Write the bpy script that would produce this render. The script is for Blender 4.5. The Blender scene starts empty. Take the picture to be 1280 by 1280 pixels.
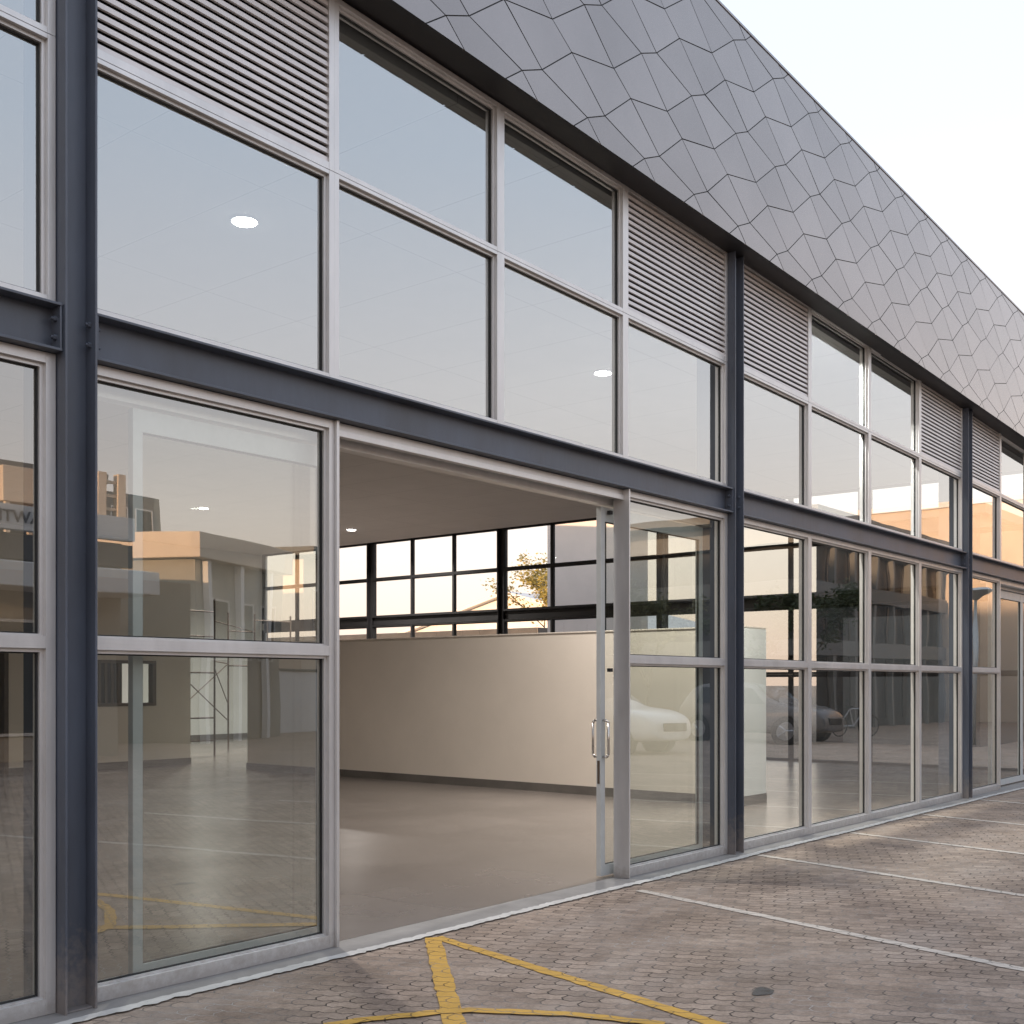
import bpy, bmesh, math, random
from mathutils import Vector, Matrix
R = math.radians
random.seed(7)
S = bpy.context.scene

# ---------------------------------------------------------------- camera
cam_d = bpy.data.cameras.new('camera'); cam = bpy.data.objects.new('camera', cam_d)
S.collection.objects.link(cam); S.camera = cam
YAW = math.atan(1167/1433)
cam.location = (0, -5.14, 1.6)
cam.rotation_euler = (R(90), 0, YAW - R(90))
cam_d.sensor_width = 36; cam_d.lens = 1433/1280*36
cam_d.shift_y = (855-640)/1280
cam_d.clip_start = .05; cam_d.clip_end = 3000
# ---------------------------------------------------------------- light
ELEV, AZ = R(5.5), math.atan2(-1, .20)
W = bpy.data.worlds.new('World'); S.world = W; W.use_nodes = True
nt = W.node_tree; nt.nodes.clear()
wo = nt.nodes.new('ShaderNodeOutputWorld'); bg = nt.nodes.new('ShaderNodeBackground')
sky = nt.nodes.new('ShaderNodeTexSky'); sky.sky_type = 'NISHITA'; sky.sun_disc = False
sky.sun_elevation = ELEV; sky.sun_rotation = AZ
sky.air_density = 1.0; sky.dust_density = 2.5; sky.ozone_density = 1.0
# thin high veil of evening haze: pulls the blue dome towards the pale sky of the photo
tc = nt.nodes.new('ShaderNodeTexCoord'); sx = nt.nodes.new('ShaderNodeSeparateXYZ')
rp = nt.nodes.new('ShaderNodeValToRGB')
nt.links.new(tc.outputs['Generated'], sx.inputs[0]); nt.links.new(sx.outputs['Z'], rp.inputs[0])
el = rp.color_ramp.elements
el[0].position = 0.0; el[0].color = (3.2, 2.35, 1.95, 1)
el[1].position = 1.0; el[1].color = (2.5, 2.6, 3.0, 1)
for p_, c_ in ((.10, (3.15, 2.6, 2.35, 1)), (.22, (2.75, 2.55, 2.6, 1)), (.42, (2.1, 2.32, 2.75, 1)), (.65, (1.95, 2.25, 2.8, 1))):
    e_ = el.new(p_); e_.color = c_
mx = nt.nodes.new('ShaderNodeMix'); mx.data_type = 'RGBA'; mx.inputs[0].default_value = .85
nt.links.new(sky.outputs[0], mx.inputs[6]); nt.links.new(rp.outputs[0], mx.inputs[7])
nt.links.new(mx.outputs[2], bg.inputs[0]); bg.inputs[1].default_value = .10
nt.links.new(bg.outputs[0], wo.inputs[0])
sd = bpy.data.lights.new('sun', 'SUN'); sd.energy = 1.5; sd.angle = R(.53); sd.color = (1, .62, .36)
sun = bpy.data.objects.new('sun', sd); S.collection.objects.link(sun)
to_sun = Vector((math.sin(AZ)*math.cos(ELEV), math.cos(AZ)*math.cos(ELEV), math.sin(ELEV)))
sun.rotation_euler = to_sun.to_track_quat('Z', 'Y').to_euler(); sun.location = (-20, 10, 30)
S.view_settings.view_transform = 'Standard'; S.view_settings.look = 'None'
S.view_settings.exposure = 2.34; S.view_settings.gamma = 1
S.cycles.use_denoising = True
S.cycles.max_bounces = 10; S.cycles.diffuse_bounces = 4; S.cycles.glossy_bounces = 5
S.cycles.transparent_max_bounces = 24; S.cycles.sample_clamp_indirect = 6
S.cycles.caustics_reflective = False; S.cycles.caustics_refractive = False

# ---------------------------------------------------------------- materials
def lk(t, a, b): t.links.new(a, b)
def mat(name, col, rough=.5, metal=0, var=.12, scale=3.0, bump=0, bscale=40, dirt=None, spec=.5, stretch=(1, 1, 1), rvar=.08):
    m = bpy.data.materials.new(name); m.use_nodes = True; t = m.node_tree
    b = t.nodes['Principled BSDF']; b.inputs['Metallic'].default_value = metal
    b.inputs['Specular IOR Level'].default_value = spec
    c = t.nodes.new('ShaderNodeTexCoord'); mp = t.nodes.new('ShaderNodeMapping'); mp.inputs['Scale'].default_value = stretch
    lk(t, c.outputs['Object'], mp.inputs[0])
    n = t.nodes.new('ShaderNodeTexNoise'); n.inputs['Scale'].default_value = scale; n.inputs['Detail'].default_value = 7; n.inputs['Roughness'].default_value = .62
    lk(t, mp.outputs[0], n.inputs['Vector'])
    r = t.nodes.new('ShaderNodeValToRGB'); r.color_ramp.elements[0].position = .3; r.color_ramp.elements[1].position = .72
    d = dirt or tuple(x*(1-2*var) for x in col)
    r.color_ramp.elements[0].color = (*d, 1); r.color_ramp.elements[1].color = (*[min(1, x*(1+var)) for x in col], 1)
    lk(t, n.outputs[0], r.inputs[0]); lk(t, r.outputs[0], b.inputs['Base Color'])
    mr = t.nodes.new('ShaderNodeMapRange'); mr.inputs[3].default_value = max(.02, rough-rvar); mr.inputs[4].default_value = min(1, rough+rvar)
    lk(t, n.outputs[0], mr.inputs[0]); lk(t, mr.outputs[0], b.inputs['Roughness'])
    if bump:
        n2 = t.nodes.new('ShaderNodeTexNoise'); n2.inputs['Scale'].default_value = bscale; n2.inputs['Detail'].default_value = 5
        lk(t, mp.outputs[0], n2.inputs['Vector'])
        bp = t.nodes.new('ShaderNodeBump'); bp.inputs['Strength'].default_value = bump; bp.inputs['Distance'].default_value = .01
        lk(t, n2.outputs[0], bp.inputs['Height']); lk(t, bp.outputs[0], b.inputs['Normal'])
    return m
def emis(name, col, st):
    m = bpy.data.materials.new(name); m.use_nodes = True; t = m.node_tree
    b = t.nodes['Principled BSDF']; b.inputs['Base Color'].default_value = (*col, 1)
    b.inputs['Emission Color'].default_value = (*col, 1); b.inputs['Emission Strength'].default_value = st
    return m
def glass(name, tint=(.89, .93, .89), r0=.29, dist=.0016):
    # coated float glass: transmits tinted, reflects by angle, faint roller-wave distortion
    m = bpy.data.materials.new(name); m.use_nodes = True; t = m.node_tree; t.nodes.clear()
    o = t.nodes.new('ShaderNodeOutputMaterial'); mix = t.nodes.new('ShaderNodeMixShader')
    tr = t.nodes.new('ShaderNodeBsdfTransparent'); tr.inputs[0].default_value = (*tint, 1)
    gl = t.nodes.new('ShaderNodeBsdfGlossy'); gl.inputs['Roughness'].default_value = 0.0; gl.inputs[0].default_value = (.95, .97, .96, 1)
    lw = t.nodes.new('ShaderNodeLayerWeight'); lw.inputs[0].default_value = .5
    pw = t.nodes.new('ShaderNodeMath'); pw.operation = 'POWER'; pw.inputs[1].default_value = 4.5
    ma = t.nodes.new('ShaderNodeMath'); ma.operation = 'MULTIPLY_ADD'; ma.inputs[1].default_value = 1-r0; ma.inputs[2].default_value = r0
    lk(t, lw.outputs['Facing'], pw.inputs[0]); lk(t, pw.outputs[0], ma.inputs[0]); lk(t, ma.outputs[0], mix.inputs[0])
    c = t.nodes.new('ShaderNodeTexCoord'); n = t.nodes.new('ShaderNodeTexNoise'); n.inputs['Scale'].default_value = 1.1; n.inputs['Detail'].default_value = 1
    lk(t, c.outputs['Object'], n.inputs['Vector'])
    bp = t.nodes.new('ShaderNodeBump'); bp.inputs['Strength'].default_value = 1; bp.inputs['Distance'].default_value = dist
    lk(t, n.outputs[0], bp.inputs['Height']); lk(t, bp.outputs[0], gl.inputs['Normal'])
    lk(t, tr.outputs[0], mix.inputs[1]); lk(t, gl.outputs[0], mix.inputs[2]); lk(t, mix.outputs[0], o.inputs[0])
    return m
M = {}
M['alu'] = mat('anodised_aluminium', (.68, .665, .65), .38, .5, .06, 6, .05, 60, stretch=(1, 1, .25))
M['sash'] = mat('painted_sash', (.62, .64, .63), .4, .2, .05, 6)
M['gasket'] = mat('rubber_gasket', (.02, .02, .02), .6)
M['steel'] = mat('blue_grey_steel_paint', (.092, .108, .140), .40, 0, .14, 2.2, .10, 25, dirt=(.070, .078, .096), stretch=(1, 1, .35))
M['darksteel'] = mat('dark_steel_paint', (.018, .017, .018), .5, 0, .1, 3)
M['cladding'] = mat('grey_metal_cladding', (.29, .258, .242), .20, .94, .05, .9, .03, 8, rvar=.05)
M['joint'] = mat('dark_joint', (.02, .02, .022), .6)
M['soffit'] = mat('soffit_dark', (.022, .020, .021), .5, .3)
M['louvre'] = mat('louvre_aluminium', (.70, .65, .62), .45, .3, .05, 5)
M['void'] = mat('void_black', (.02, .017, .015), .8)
M['ceiling'] = mat('ceiling_board', (.62, .60, .58), .8, 0, .03, 1.2)
M['roof'] = mat('roof_sheet', (.25, .25, .26), .6)
M['cream'] = mat('cream_plaster', (.78, .70, .61), .75, 0, .035, .7, .08, 30)
M['white_wall'] = mat('white_plaster', (.80, .80, .77), .75, 0, .04, .8, .08, 30)
M['skirting'] = mat('grey_skirting', (.16, .145, .13), .5)
M['brownframe'] = mat('brown_timber', (.10, .07, .05), .5)
M['yellow_wall'] = mat('ochre_wall', (.50, .34, .10), .7)
M['tube'] = mat('rusty_scaffold_tube', (.12, .085, .07), .55, .4, .2, 9)
M['steelbright'] = mat('brushed_stainless', (.62, .58, .54), .28, .9, .05, 9)
M['white_paint'] = mat('white_car_paint', (.74, .75, .75), .22, 0, .03, 3)
M['maroon_paint'] = mat('grey_car_paint', (.16, .15, .15), .25, 0, .05, 3)
M['officeglass'] = mat('office_glazing', (.035, .037, .040), .45, 0, .2, .6)
M['tyre'] = mat('tyre', (.03, .03, .03), .75)
M['rim'] = mat('alloy_rim', (.5, .5, .52), .3, .8)
M['darkglass'] = mat('dark_glazing', (.02, .025, .03), .06, 0, .1, 1, rvar=.02)
M['darkclad'] = mat('dark_cladding', (.060, .062, .066), .35, .2, .15, 1.5)
M['midgrey'] = mat('mid_grey_render', (.20, .20, .19), .8, 0, .08, .8)
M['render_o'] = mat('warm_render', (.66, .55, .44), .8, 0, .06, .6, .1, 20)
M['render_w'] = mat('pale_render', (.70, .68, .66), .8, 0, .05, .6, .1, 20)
M['render_sun'] = mat('sun_tinted_pale_render', (.82, .74, .67), .8, 0, .05, .6, .1, 20)  # pale wall with the low sun's peach put into its colour
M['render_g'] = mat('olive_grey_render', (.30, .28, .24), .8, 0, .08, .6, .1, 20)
M['lampglow'] = emis('lamp_diffuser', (1, .97, .92), 7)
M['bark'] = mat('bark', (.10, .075, .055), .85, 0, .3, 8, .5, 12, stretch=(1, 1, .3))
M['letters'] = mat('sign_letters', (.13, .12, .12), .6)
M['asphalt'] = mat('asphalt_patch', (.05, .05, .05), .8)
M['apron'] = mat('concrete_apron', (.27, .255, .24), .65, 0, .12, 3.5, .2, 30)
M['glass'] = glass('coated_glass')
M['glass_up'] = glass('coated_glass_upper', (.80, .86, .87), .40, .0009)
M['glass_in'] = glass('clear_leaf_glass', (.90, .93, .91), .07, .0004)
M['glass_far'] = glass('side_glass', (.95, .95, .94), .06, .0004)

def leaf_mat(name, cols):
    m = bpy.data.materials.new(name); m.use_nodes = True; t = m.node_tree; b = t.nodes['Principled BSDF']
    b.inputs['Roughness'].default_value = .6
    g = t.nodes.new('ShaderNodeNewGeometry'); r = t.nodes.new('ShaderNodeValToRGB')
    lk(t, g.outputs['Random Per Island'], r.inputs[0]); lk(t, r.outputs[0], b.inputs['Base Color'])
    r.color_ramp.elements[0].color = (*cols[0], 1); r.color_ramp.elements[1].color = (*cols[1], 1)
    tl = t.nodes.new('ShaderNodeBsdfTranslucent'); mxs = t.nodes.new('ShaderNodeMixShader'); mxs.inputs[0].default_value = .35
    lk(t, r.outputs[0], tl.inputs[0]); lk(t, b.outputs[0], mxs.inputs[1]); lk(t, tl.outputs[0], mxs.inputs[2])
    lk(t, mxs.outputs[0], t.nodes['Material Output'].inputs[0]); return m
M['leaf_dark'] = leaf_mat('dark_leaves', ((.03, .05, .02), (.08, .10, .04)))
M['leaf_olive'] = leaf_mat('olive_leaves', ((.09, .10, .05), (.20, .20, .11)))
M['leaf_sunlit'] = leaf_mat('sunlit_leaves', ((.20, .19, .04), (.55, .42, .10)))  # yellow of the low sunlight put into the leaf colour

def M_floor():
    m = mat('polished_concrete', (.175, .152, .136), .24, 0, .10, .7, .008, 3, rvar=.07); t = m.node_tree; b = t.nodes['Principled BSDF']
    # fine saw-cut joints of the slab every three metres
    src = b.inputs['Base Color'].links[0].from_socket
    c = t.nodes.new('ShaderNodeTexCoord'); sp = t.nodes.new('ShaderNodeSeparateXYZ'); lk(t, c.outputs['Object'], sp.inputs[0])
    ms = []
    for ax, off in (('X', 1.2), ('Y', .9)):
        a = t.nodes.new('ShaderNodeMath'); a.operation = 'ADD'; a.inputs[1].default_value = 300+off; lk(t, sp.outputs[ax], a.inputs[0])
        f = t.nodes.new('ShaderNodeMath'); f.operation = 'PINGPONG'; f.inputs[1].default_value = 1.6; lk(t, a.outputs[0], f.inputs[0])
        l = t.nodes.new('ShaderNodeMath'); l.operation = 'LESS_THAN'; l.inputs[1].default_value = .006; lk(t, f.outputs[0], l.inputs[0]); ms.append(l)
    mxn = t.nodes.new('ShaderNodeMath'); mxn.operation = 'MAXIMUM'; lk(t, ms[0].outputs[0], mxn.inputs[0]); lk(t, ms[1].outputs[0], mxn.inputs[1])
    k = t.nodes.new('ShaderNodeMath'); k.operation = 'MULTIPLY'; k.inputs[1].default_value = .5; lk(t, mxn.outputs[0], k.inputs[0])
    x = t.nodes.new('ShaderNodeMix'); x.data_type = 'RGBA'; lk(t, k.outputs[0], x.inputs[0]); lk(t, src, x.inputs[6]); x.inputs[7].default_value = (.07, .06, .055, 1)
    lk(t, x.outputs[2], b.inputs['Base Color']); return m
M['floor'] = M_floor()

def M_ceiling_grid():
    m = M['ceiling']; t = m.node_tree; b = t.nodes['Principled BSDF']; src = b.inputs['Base Color'].links[0].from_socket
    c = t.nodes.new('ShaderNodeTexCoord'); sp = t.nodes.new('ShaderNodeSeparateXYZ'); lk(t, c.outputs['Object'], sp.inputs[0]); ms = []
    for ax, w in (('X', .6), ('Y', 1.2)):
        a = t.nodes.new('ShaderNodeMath'); a.operation = 'ADD'; a.inputs[1].default_value = 300; lk(t, sp.outputs[ax], a.inputs[0])
        f = t.nodes.new('ShaderNodeMath'); f.operation = 'PINGPONG'; f.inputs[1].default_value = w; lk(t, a.outputs[0], f.inputs[0])
        l = t.nodes.new('ShaderNodeMath'); l.operation = 'LESS_THAN'; l.inputs[1].default_value = .005; lk(t, f.outputs[0], l.inputs[0]); ms.append(l)
    mxn = t.nodes.new('ShaderNodeMath'); mxn.operation = 'MAXIMUM'; lk(t, ms[0].outputs[0], mxn.inputs[0]); lk(t, ms[1].outputs[0], mxn.inputs[1])
    k = t.nodes.new('ShaderNodeMath'); k.operation = 'MULTIPLY'; k.inputs[1].default_value = .55; lk(t, mxn.outputs[0], k.inputs[0])
    x = t.nodes.new('ShaderNodeMix'); x.data_type = 'RGBA'; lk(t, k.outputs[0], x.inputs[0]); lk(t, src, x.inputs[6]); x.inputs[7].default_value = (.25, .24, .23, 1)
    lk(t, x.outputs[2], b.inputs['Base Color'])
M_ceiling_grid()

def M_pavers(paint=None, wear=.5, name='interlocking_pavers'):
    """interlocking zigzag concrete pavers, sandy joints, stains"""
    m = bpy.data.materials.new(name); m.use_nodes = True; t = m.node_tree; b = t.nodes['Principled BSDF']
    N = lambda k: t.nodes.new(k)
    def math_(op, a, bb=None, c=None):
        n = N('ShaderNodeMath'); n.operation = op
        for i, v in enumerate((a, bb, c)):
            if v is None: continue
            if isinstance(v, (int, float)): n.inputs[i].default_value = v
            else: lk(t, v, n.inputs[i])
        return n.outputs[0]
    c = N('ShaderNodeTexCoord'); mp = N('ShaderNodeMapping'); mp.inputs['Rotation'].default_value = (0, 0, R(64))
    lk(t, c.outputs['Object'], mp.inputs[0])
    dn = N('ShaderNodeTexNoise'); dn.inputs['Scale'].default_value = 2.2; dn.inputs['Detail'].default_value = 2; lk(t, mp.outputs[0], dn.inputs['Vector'])
    ds = N('ShaderNodeVectorMath'); ds.operation = 'MULTIPLY_ADD'; ds.inputs[1].default_value = (.030, .030, 0); lk(t, dn.outputs['Color'], ds.inputs[0]); lk(t, mp.outputs[0], ds.inputs[2])
    sp = N('ShaderNodeSeparateXYZ'); lk(t, ds.outputs[0], sp.inputs[0])
    X, Y = sp.outputs['X'], sp.outputs['Y']
    zx = math_('PINGPONG', math_('ADD', X, 500), .047); zy = math_('PINGPONG', math_('ADD', Y, 500), .047)
    X2 = math_('MULTIPLY_ADD', zy, .42, X); Y2 = math_('MULTIPLY_ADD', zx, .42, Y)
    cb = N('ShaderNodeCombineXYZ'); lk(t, X2, cb.inputs[0]); lk(t, Y2, cb.inputs[1])
    br = N('ShaderNodeTexBrick'); lk(t, cb.outputs[0], br.inputs['Vector'])
    br.inputs['Scale'].default_value = 1; br.inputs['Brick Width'].default_value = .188; br.inputs['Row Height'].default_value = .094
    br.inputs['Mortar Size'].default_value = .0046; br.inputs['Mortar Smooth'].default_value = .25; br.inputs['Bias'].default_value = 0
    br.inputs['Color1'].default_value = (.82, .81, .80, 1); br.inputs['Color2'].default_value = (1.16, 1.15, 1.14, 1); br.inputs['Mortar'].default_value = (1, 1, 1, 1)
    br.offset = .5
    # paver colour: warm grey, blotched at three scales
    def noise(s, d=6, r=.6, vec=None):
        n = N('ShaderNodeTexNoise'); n.inputs['Scale'].default_value = s; n.inputs['Detail'].default_value = d; n.inputs['Roughness'].default_value = r
        lk(t, vec or c.outputs['Object'], n.inputs['Vector']); return n.outputs[0]
    def ramp(f, *st):
        r = N('ShaderNodeValToRGB'); e = r.color_ramp.elements
        e[0].position, e[0].color = st[0][0], (*st[0][1], 1); e[1].position, e[1].color = st[-1][0], (*st[-1][1], 1)
        for p, cc in st[1:-1]: q = e.new(p); q.color = (*cc, 1)
        lk(t, f, r.inputs[0]); return r.outputs[0]
    def mixc(f, a, bb, mode='MIX'):
        n = N('ShaderNodeMix'); n.data_type = 'RGBA'; n.blend_type = mode
        for i, v in ((0, f), (6, a), (7, bb)):
            if isinstance(v, (int, float)): n.inputs[i].default_value = v
            elif isinstance(v, tuple): n.inputs[i].default_value = (*v, 1)
            else: lk(t, v, n.inputs[i])
        return n.outputs[2]
    base = ramp(noise(1.1, 7, .65), (.28, (.275, .212, .165)), (.5, (.335, .263, .209)), (.74, (.40, .320, .258)))
    col = mixc(1.0, base, br.outputs['Color'], 'MULTIPLY')
    fine = ramp(noise(55, 4, .7), (.3, (.72, .72, .72)), (.7, (1.2, 1.2, 1.2)))
    grit = ramp(noise(9, 6, .75), (.36, (.80, .78, .76)), (.64, (1.14, 1.14, 1.14)))
    col = mixc(1.0, col, grit, 'MULTIPLY')
    col = mixc(.8, col, fine, 'MULTIPLY')
    # streaks of washed-out cement dust
    mp2 = N('ShaderNodeMapping'); mp2.inputs['Scale'].default_value = (.28, 1.1, 1); mp2.inputs['Rotation'].default_value = (0, 0, R(12)); lk(t, c.outputs['Object'], mp2.inputs[0])
    st = ramp(noise(1.5, 8, .68, mp2.outputs[0]), (.50, (0, 0, 0)), (.76, (.55, .55, .55)))
    col = mixc(st, col, (.40, .345, .300))
    dk = ramp(noise(.55, 7, .7), (.34, (.74, .72, .70)), (.52, (1, 1, 1)))
    col = mixc(.4, col, dk, 'MULTIPLY')
    jn = ramp(noise(.9, 3), (.48, (.060, .046, .038)), (.66, (.44, .40, .36)))     # dark joints near the wall, sandy ones further out
    jam = math_('MULTIPLY', br.outputs['Fac'], ramp(noise(5, 3), (.30, (.35, .35, .35)), (.55, (1, 1, 1))))
    col = mixc(jam, col, jn)
    if paint:      # thick road paint over the same blocks: it sinks into the joints and wears off on the high spots
        pv = mixc(ramp(noise(4, 8, .75), (.35, (0, 0, 0)), (.65, (1, 1, 1))), tuple(x*.80 for x in paint), paint)
        msk = N('ShaderNodeMapRange'); msk.inputs[1].default_value = wear-.20; msk.inputs[2].default_value = wear-.04; msk.inputs[4].default_value = .95
        lk(t, noise(38, 9, .82), msk.inputs[0])
        keep = math_('MULTIPLY', msk.outputs[0], math_('MULTIPLY_ADD', br.outputs['Fac'], -.62, 1.0))
        col = mixc(keep, col, pv)
    lk(t, col, b.inputs['Base Color']); b.inputs['Roughness'].default_value = .82; b.inputs['Specular IOR Level'].default_value = .3
    h = math_('MULTIPLY_ADD', br.outputs['Fac'], -1.0, math_('MULTIPLY', noise(30, 5, .7), .35))
    h = math_('ADD', h, math_('MULTIPLY', noise(6, 3), .9))
    bp = N('ShaderNodeBump'); bp.inputs['Strength'].default_value = 1; bp.inputs['Distance'].default_value = .009
    lk(t, h, bp.inputs['Height']); lk(t, bp.outputs[0], b.inputs['Normal'])
    return m
M['pavers'] = M_pavers()
def M_road_paint(name, colr, wear=.5):
    m = bpy.data.materials.new(name); m.use_nodes = True; t = m.node_tree; b = t.nodes['Principled BSDF']
    b.inputs['Roughness'].default_value = .6
    c = t.nodes.new('ShaderNodeTexCoord')
    n = t.nodes.new('ShaderNodeTexNoise'); n.inputs['Scale'].default_value = 4; n.inputs['Detail'].default_value = 8; n.inputs['Roughness'].default_value = .75
    lk(t, c.outputs['Object'], n.inputs['Vector'])
    r = t.nodes.new('ShaderNodeValToRGB'); r.color_ramp.elements[0].color = (*[x*.72 for x in colr], 1); r.color_ramp.elements[1].color = (*colr, 1)
    r.color_ramp.elements[0].position = .35; r.color_ramp.elements[1].position = .65
    lk(t, n.outputs[0], r.inputs[0]); lk(t, r.outputs[0], b.inputs['Base Color'])
    n2 = t.nodes.new('ShaderNodeTexNoise'); n2.inputs['Scale'].default_value = 26; n2.inputs['Detail'].default_value = 8; n2.inputs['Roughness'].default_value = .8
    lk(t, c.outputs['Object'], n2.inputs['Vector'])
    a = t.nodes.new('ShaderNodeMapRange'); a.inputs[1].default_value = wear-.17; a.inputs[2].default_value = wear-.07; lk(t, n2.outputs[0], a.inputs[0])
    lk(t, a.outputs[0], b.inputs['Alpha']); return m
M['white_line'] = M_pavers((.66, .59, .51), .50, 'white_road_paint')
M['yellow_line'] = M_pavers((.68, .40, .08), .48, 'yellow_road_paint')
M['oil'] = M_road_paint('oil_stain', (.075, .065, .058), .54)
M['white_strip'] = M_road_paint('white_edge_paint', (.66, .64, .60), .44)

def panel_tone(m, amt):
    t = m.node_tree; b = t.nodes['Principled BSDF']; src = b.inputs['Base Color'].links[0].from_socket
    g = t.nodes.new('ShaderNodeNewGeometry'); mr = t.nodes.new('ShaderNodeMapRange'); mr.inputs[3].default_value = 1-amt; mr.inputs[4].default_value = 1+amt
    lk(t, g.outputs['Random Per Island'], mr.inputs[0]); v = t.nodes.new('ShaderNodeVectorMath'); v.operation = 'SCALE'
    lk(t, src, v.inputs[0]); lk(t, mr.outputs[0], v.inputs[3]); lk(t, v.outputs[0], b.inputs['Base Color'])
panel_tone(M['cladding'], .07)
def grime(m, h, col, k=.6):
    """dust and splash marks that thin out above height h (object z = world z for these parts)"""
    t = m.node_tree; b = t.nodes['Principled BSDF']; src = b.inputs['Base Color'].links[0].from_socket
    c = t.nodes.new('ShaderNodeTexCoord'); sp = t.nodes.new('ShaderNodeSeparateXYZ'); lk(t, c.outputs['Object'], sp.inputs[0])
    mr = t.nodes.new('ShaderNodeMapRange'); mr.inputs[1].default_value = 0; mr.inputs[2].default_value = h; mr.inputs[3].default_value = .62; mr.inputs[4].default_value = .0
    lk(t, sp.outputs['Z'], mr.inputs[0])
    n = t.nodes.new('ShaderNodeTexNoise'); n.inputs['Scale'].default_value = 22; n.inputs['Detail'].default_value = 8; n.inputs['Roughness'].default_value = .7
    lk(t, c.outputs['Object'], n.inputs['Vector'])
    a = t.nodes.new('ShaderNodeMath'); a.operation = 'ADD'; lk(t, mr.outputs[0], a.inputs[0]); lk(t, n.outputs[0], a.inputs[1])
    q = t.nodes.new('ShaderNodeMapRange'); q.inputs[1].default_value = .68; q.inputs[2].default_value = 1.05; q.inputs[4].default_value = k; lk(t, a.outputs[0], q.inputs[0])
    x = t.nodes.new('ShaderNodeMix'); x.data_type = 'RGBA'; lk(t, q.outputs[0], x.inputs[0]); lk(t, src, x.inputs[6]); x.inputs[7].default_value = (*col, 1)
    lk(t, x.outputs[2], b.inputs['Base Color'])
grime(M['steel'], .55, (.26, .22, .19)); grime(M['alu'], .16, (.34, .29, .25), .5)
# ---------------------------------------------------------------- helpers
def box(bm, x0, x1, y0, y1, z0, z1):
    v = [bm.verts.new((x, y, z)) for z in (z0, z1) for y in (y0, y1) for x in (x0, x1)]
    for f in ((0, 2, 3, 1), (4, 5, 7, 6), (0, 1, 5, 4), (2, 6, 7, 3), (0, 4, 6, 2), (1, 3, 7, 5)): bm.faces.new([v[i] for i in f])
def prism(bm, pts, y0, y1):
    """polygon in (x,z) extruded along y"""
    a = [bm.verts.new((x, y0, z)) for x, z in pts]; b = [bm.verts.new((x, y1, z)) for x, z in pts]
    n = len(pts); bm.faces.new(a); bm.faces.new(b[::-1])
    for i in range(n): bm.faces.new((a[i], b[i], b[(i+1) % n], a[(i+1) % n]))
def tube(bm, p, q, r0, r1=None, n=8):
    p, q = Vector(p), Vector(q); d = q-p; r1 = r0 if r1 is None else r1
    if d.length < 1e-6: return
    u = d.orthogonal().normalized(); w = d.normalized().cross(u)
    A = [bm.verts.new(p+(u*math.cos(2*math.pi*i/n)+w*math.sin(2*math.pi*i/n))*r0) for i in range(n)]
    B = [bm.verts.new(q+(u*math.cos(2*math.pi*i/n)+w*math.sin(2*math.pi*i/n))*r1) for i in range(n)]
    for i in range(n): bm.faces.new((A[i], A[(i+1) % n], B[(i+1) % n], B[i]))
    bm.faces.new(A[::-1]); bm.faces.new(B)
def obj(name, bm, m, parent=None, loc=None, rotz=None, bevel=0, smooth=False):
    bmesh.ops.recalc_face_normals(bm, faces=bm.faces[:])
    me = bpy.data.meshes.new(name); bm.to_mesh(me); bm.free(); me.materials.append(m)
    if smooth:
        for p in me.polygons: p.use_smooth = True
    o = bpy.data.objects.new(name, me); S.collection.objects.link(o)
    if parent: o.parent = parent
    if loc is not None: o.location = loc
    if rotz is not None: o.rotation_euler[2] = rotz
    if bevel:
        b = o.modifiers.new('bevel', 'BEVEL'); b.width = bevel; b.segments = 2; b.limit_method = 'ANGLE'; b.harden_normals = True
    return o
def tag(o, label, cat, group=None):
    o['label'] = label; o['category'] = cat
    if group: o['group'] = group
    return o
def thing(name, label, cat, loc=(0, 0, 0), rotz=0, group=None):
    o = bpy.data.objects.new(name, None); S.collection.objects.link(o); o.location = loc; o.rotation_euler[2] = rotz
    o.empty_display_size = .3
    return tag(o, label, cat, group)
def struct(name, bm, m):
    o = obj(name, bm, m); o['kind'] = 'structure'; return o
def NB(): return bmesh.new()
def copy_tree(o, parent=None):
    c = o.copy(); S.collection.objects.link(c); c.parent = parent
    for ch in list(o.children): copy_tree(ch, c)
    return c

# ---------------------------------------------------------------- ground
bm = NB(); E_ = 900
vs = [bm.verts.new(p) for p in ((-E_, -E_, 0), (E_, -E_, 0), (E_, E_, 0), (-E_, E_, 0))]; bm.faces.new(vs)
struct('paved_ground', bm, M['pavers'])
bm = NB(); box(bm, -17, 22.1, .183, 22.7, -.05, .006); struct('showroom_floor', bm, M['floor'])
bm = NB(); box(bm, -17, 22.1, -.09, .177, -.05, .006); struct('concrete_threshold', bm, M['apron'])
def strip(name, pts, w, m, z=.004, rag=.004, step=.06):
    """painted line on the ground along a polyline with slightly uneven edges"""
    bm = NB(); P = []
    for a, b in zip(pts[:-1], pts[1:]):
        a, b = Vector(a), Vector(b); n = max(1, int((b-a).length/step))
        for i in range(n): P.append(a.lerp(b, i/n))
    P.append(Vector(pts[-1])); L = []
    for i, p in enumerate(P):
        d = (P[min(i+1, len(P)-1)]-P[max(i-1, 0)]).normalized(); nrm = Vector((-d.y, d.x))
        o1 = w/2+random.gauss(0, rag); o2 = w/2+random.gauss(0, rag)
        L.append((bm.verts.new((*(p+nrm*o1), z)), bm.verts.new((*(p-nrm*o2), z))))
    for (a, b), (c, d) in zip(L[:-1], L[1:]): bm.faces.new((a, b, d, c))
    return struct(name, bm, m)
strip('white_edge_line', [(x*.5-8, -.122+.008*math.sin(x*.9)+.004*math.sin(x*2.3)) for x in range(0, 62)], .075, M['white_strip'], z=.010, rag=.006, step=.03)
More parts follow.
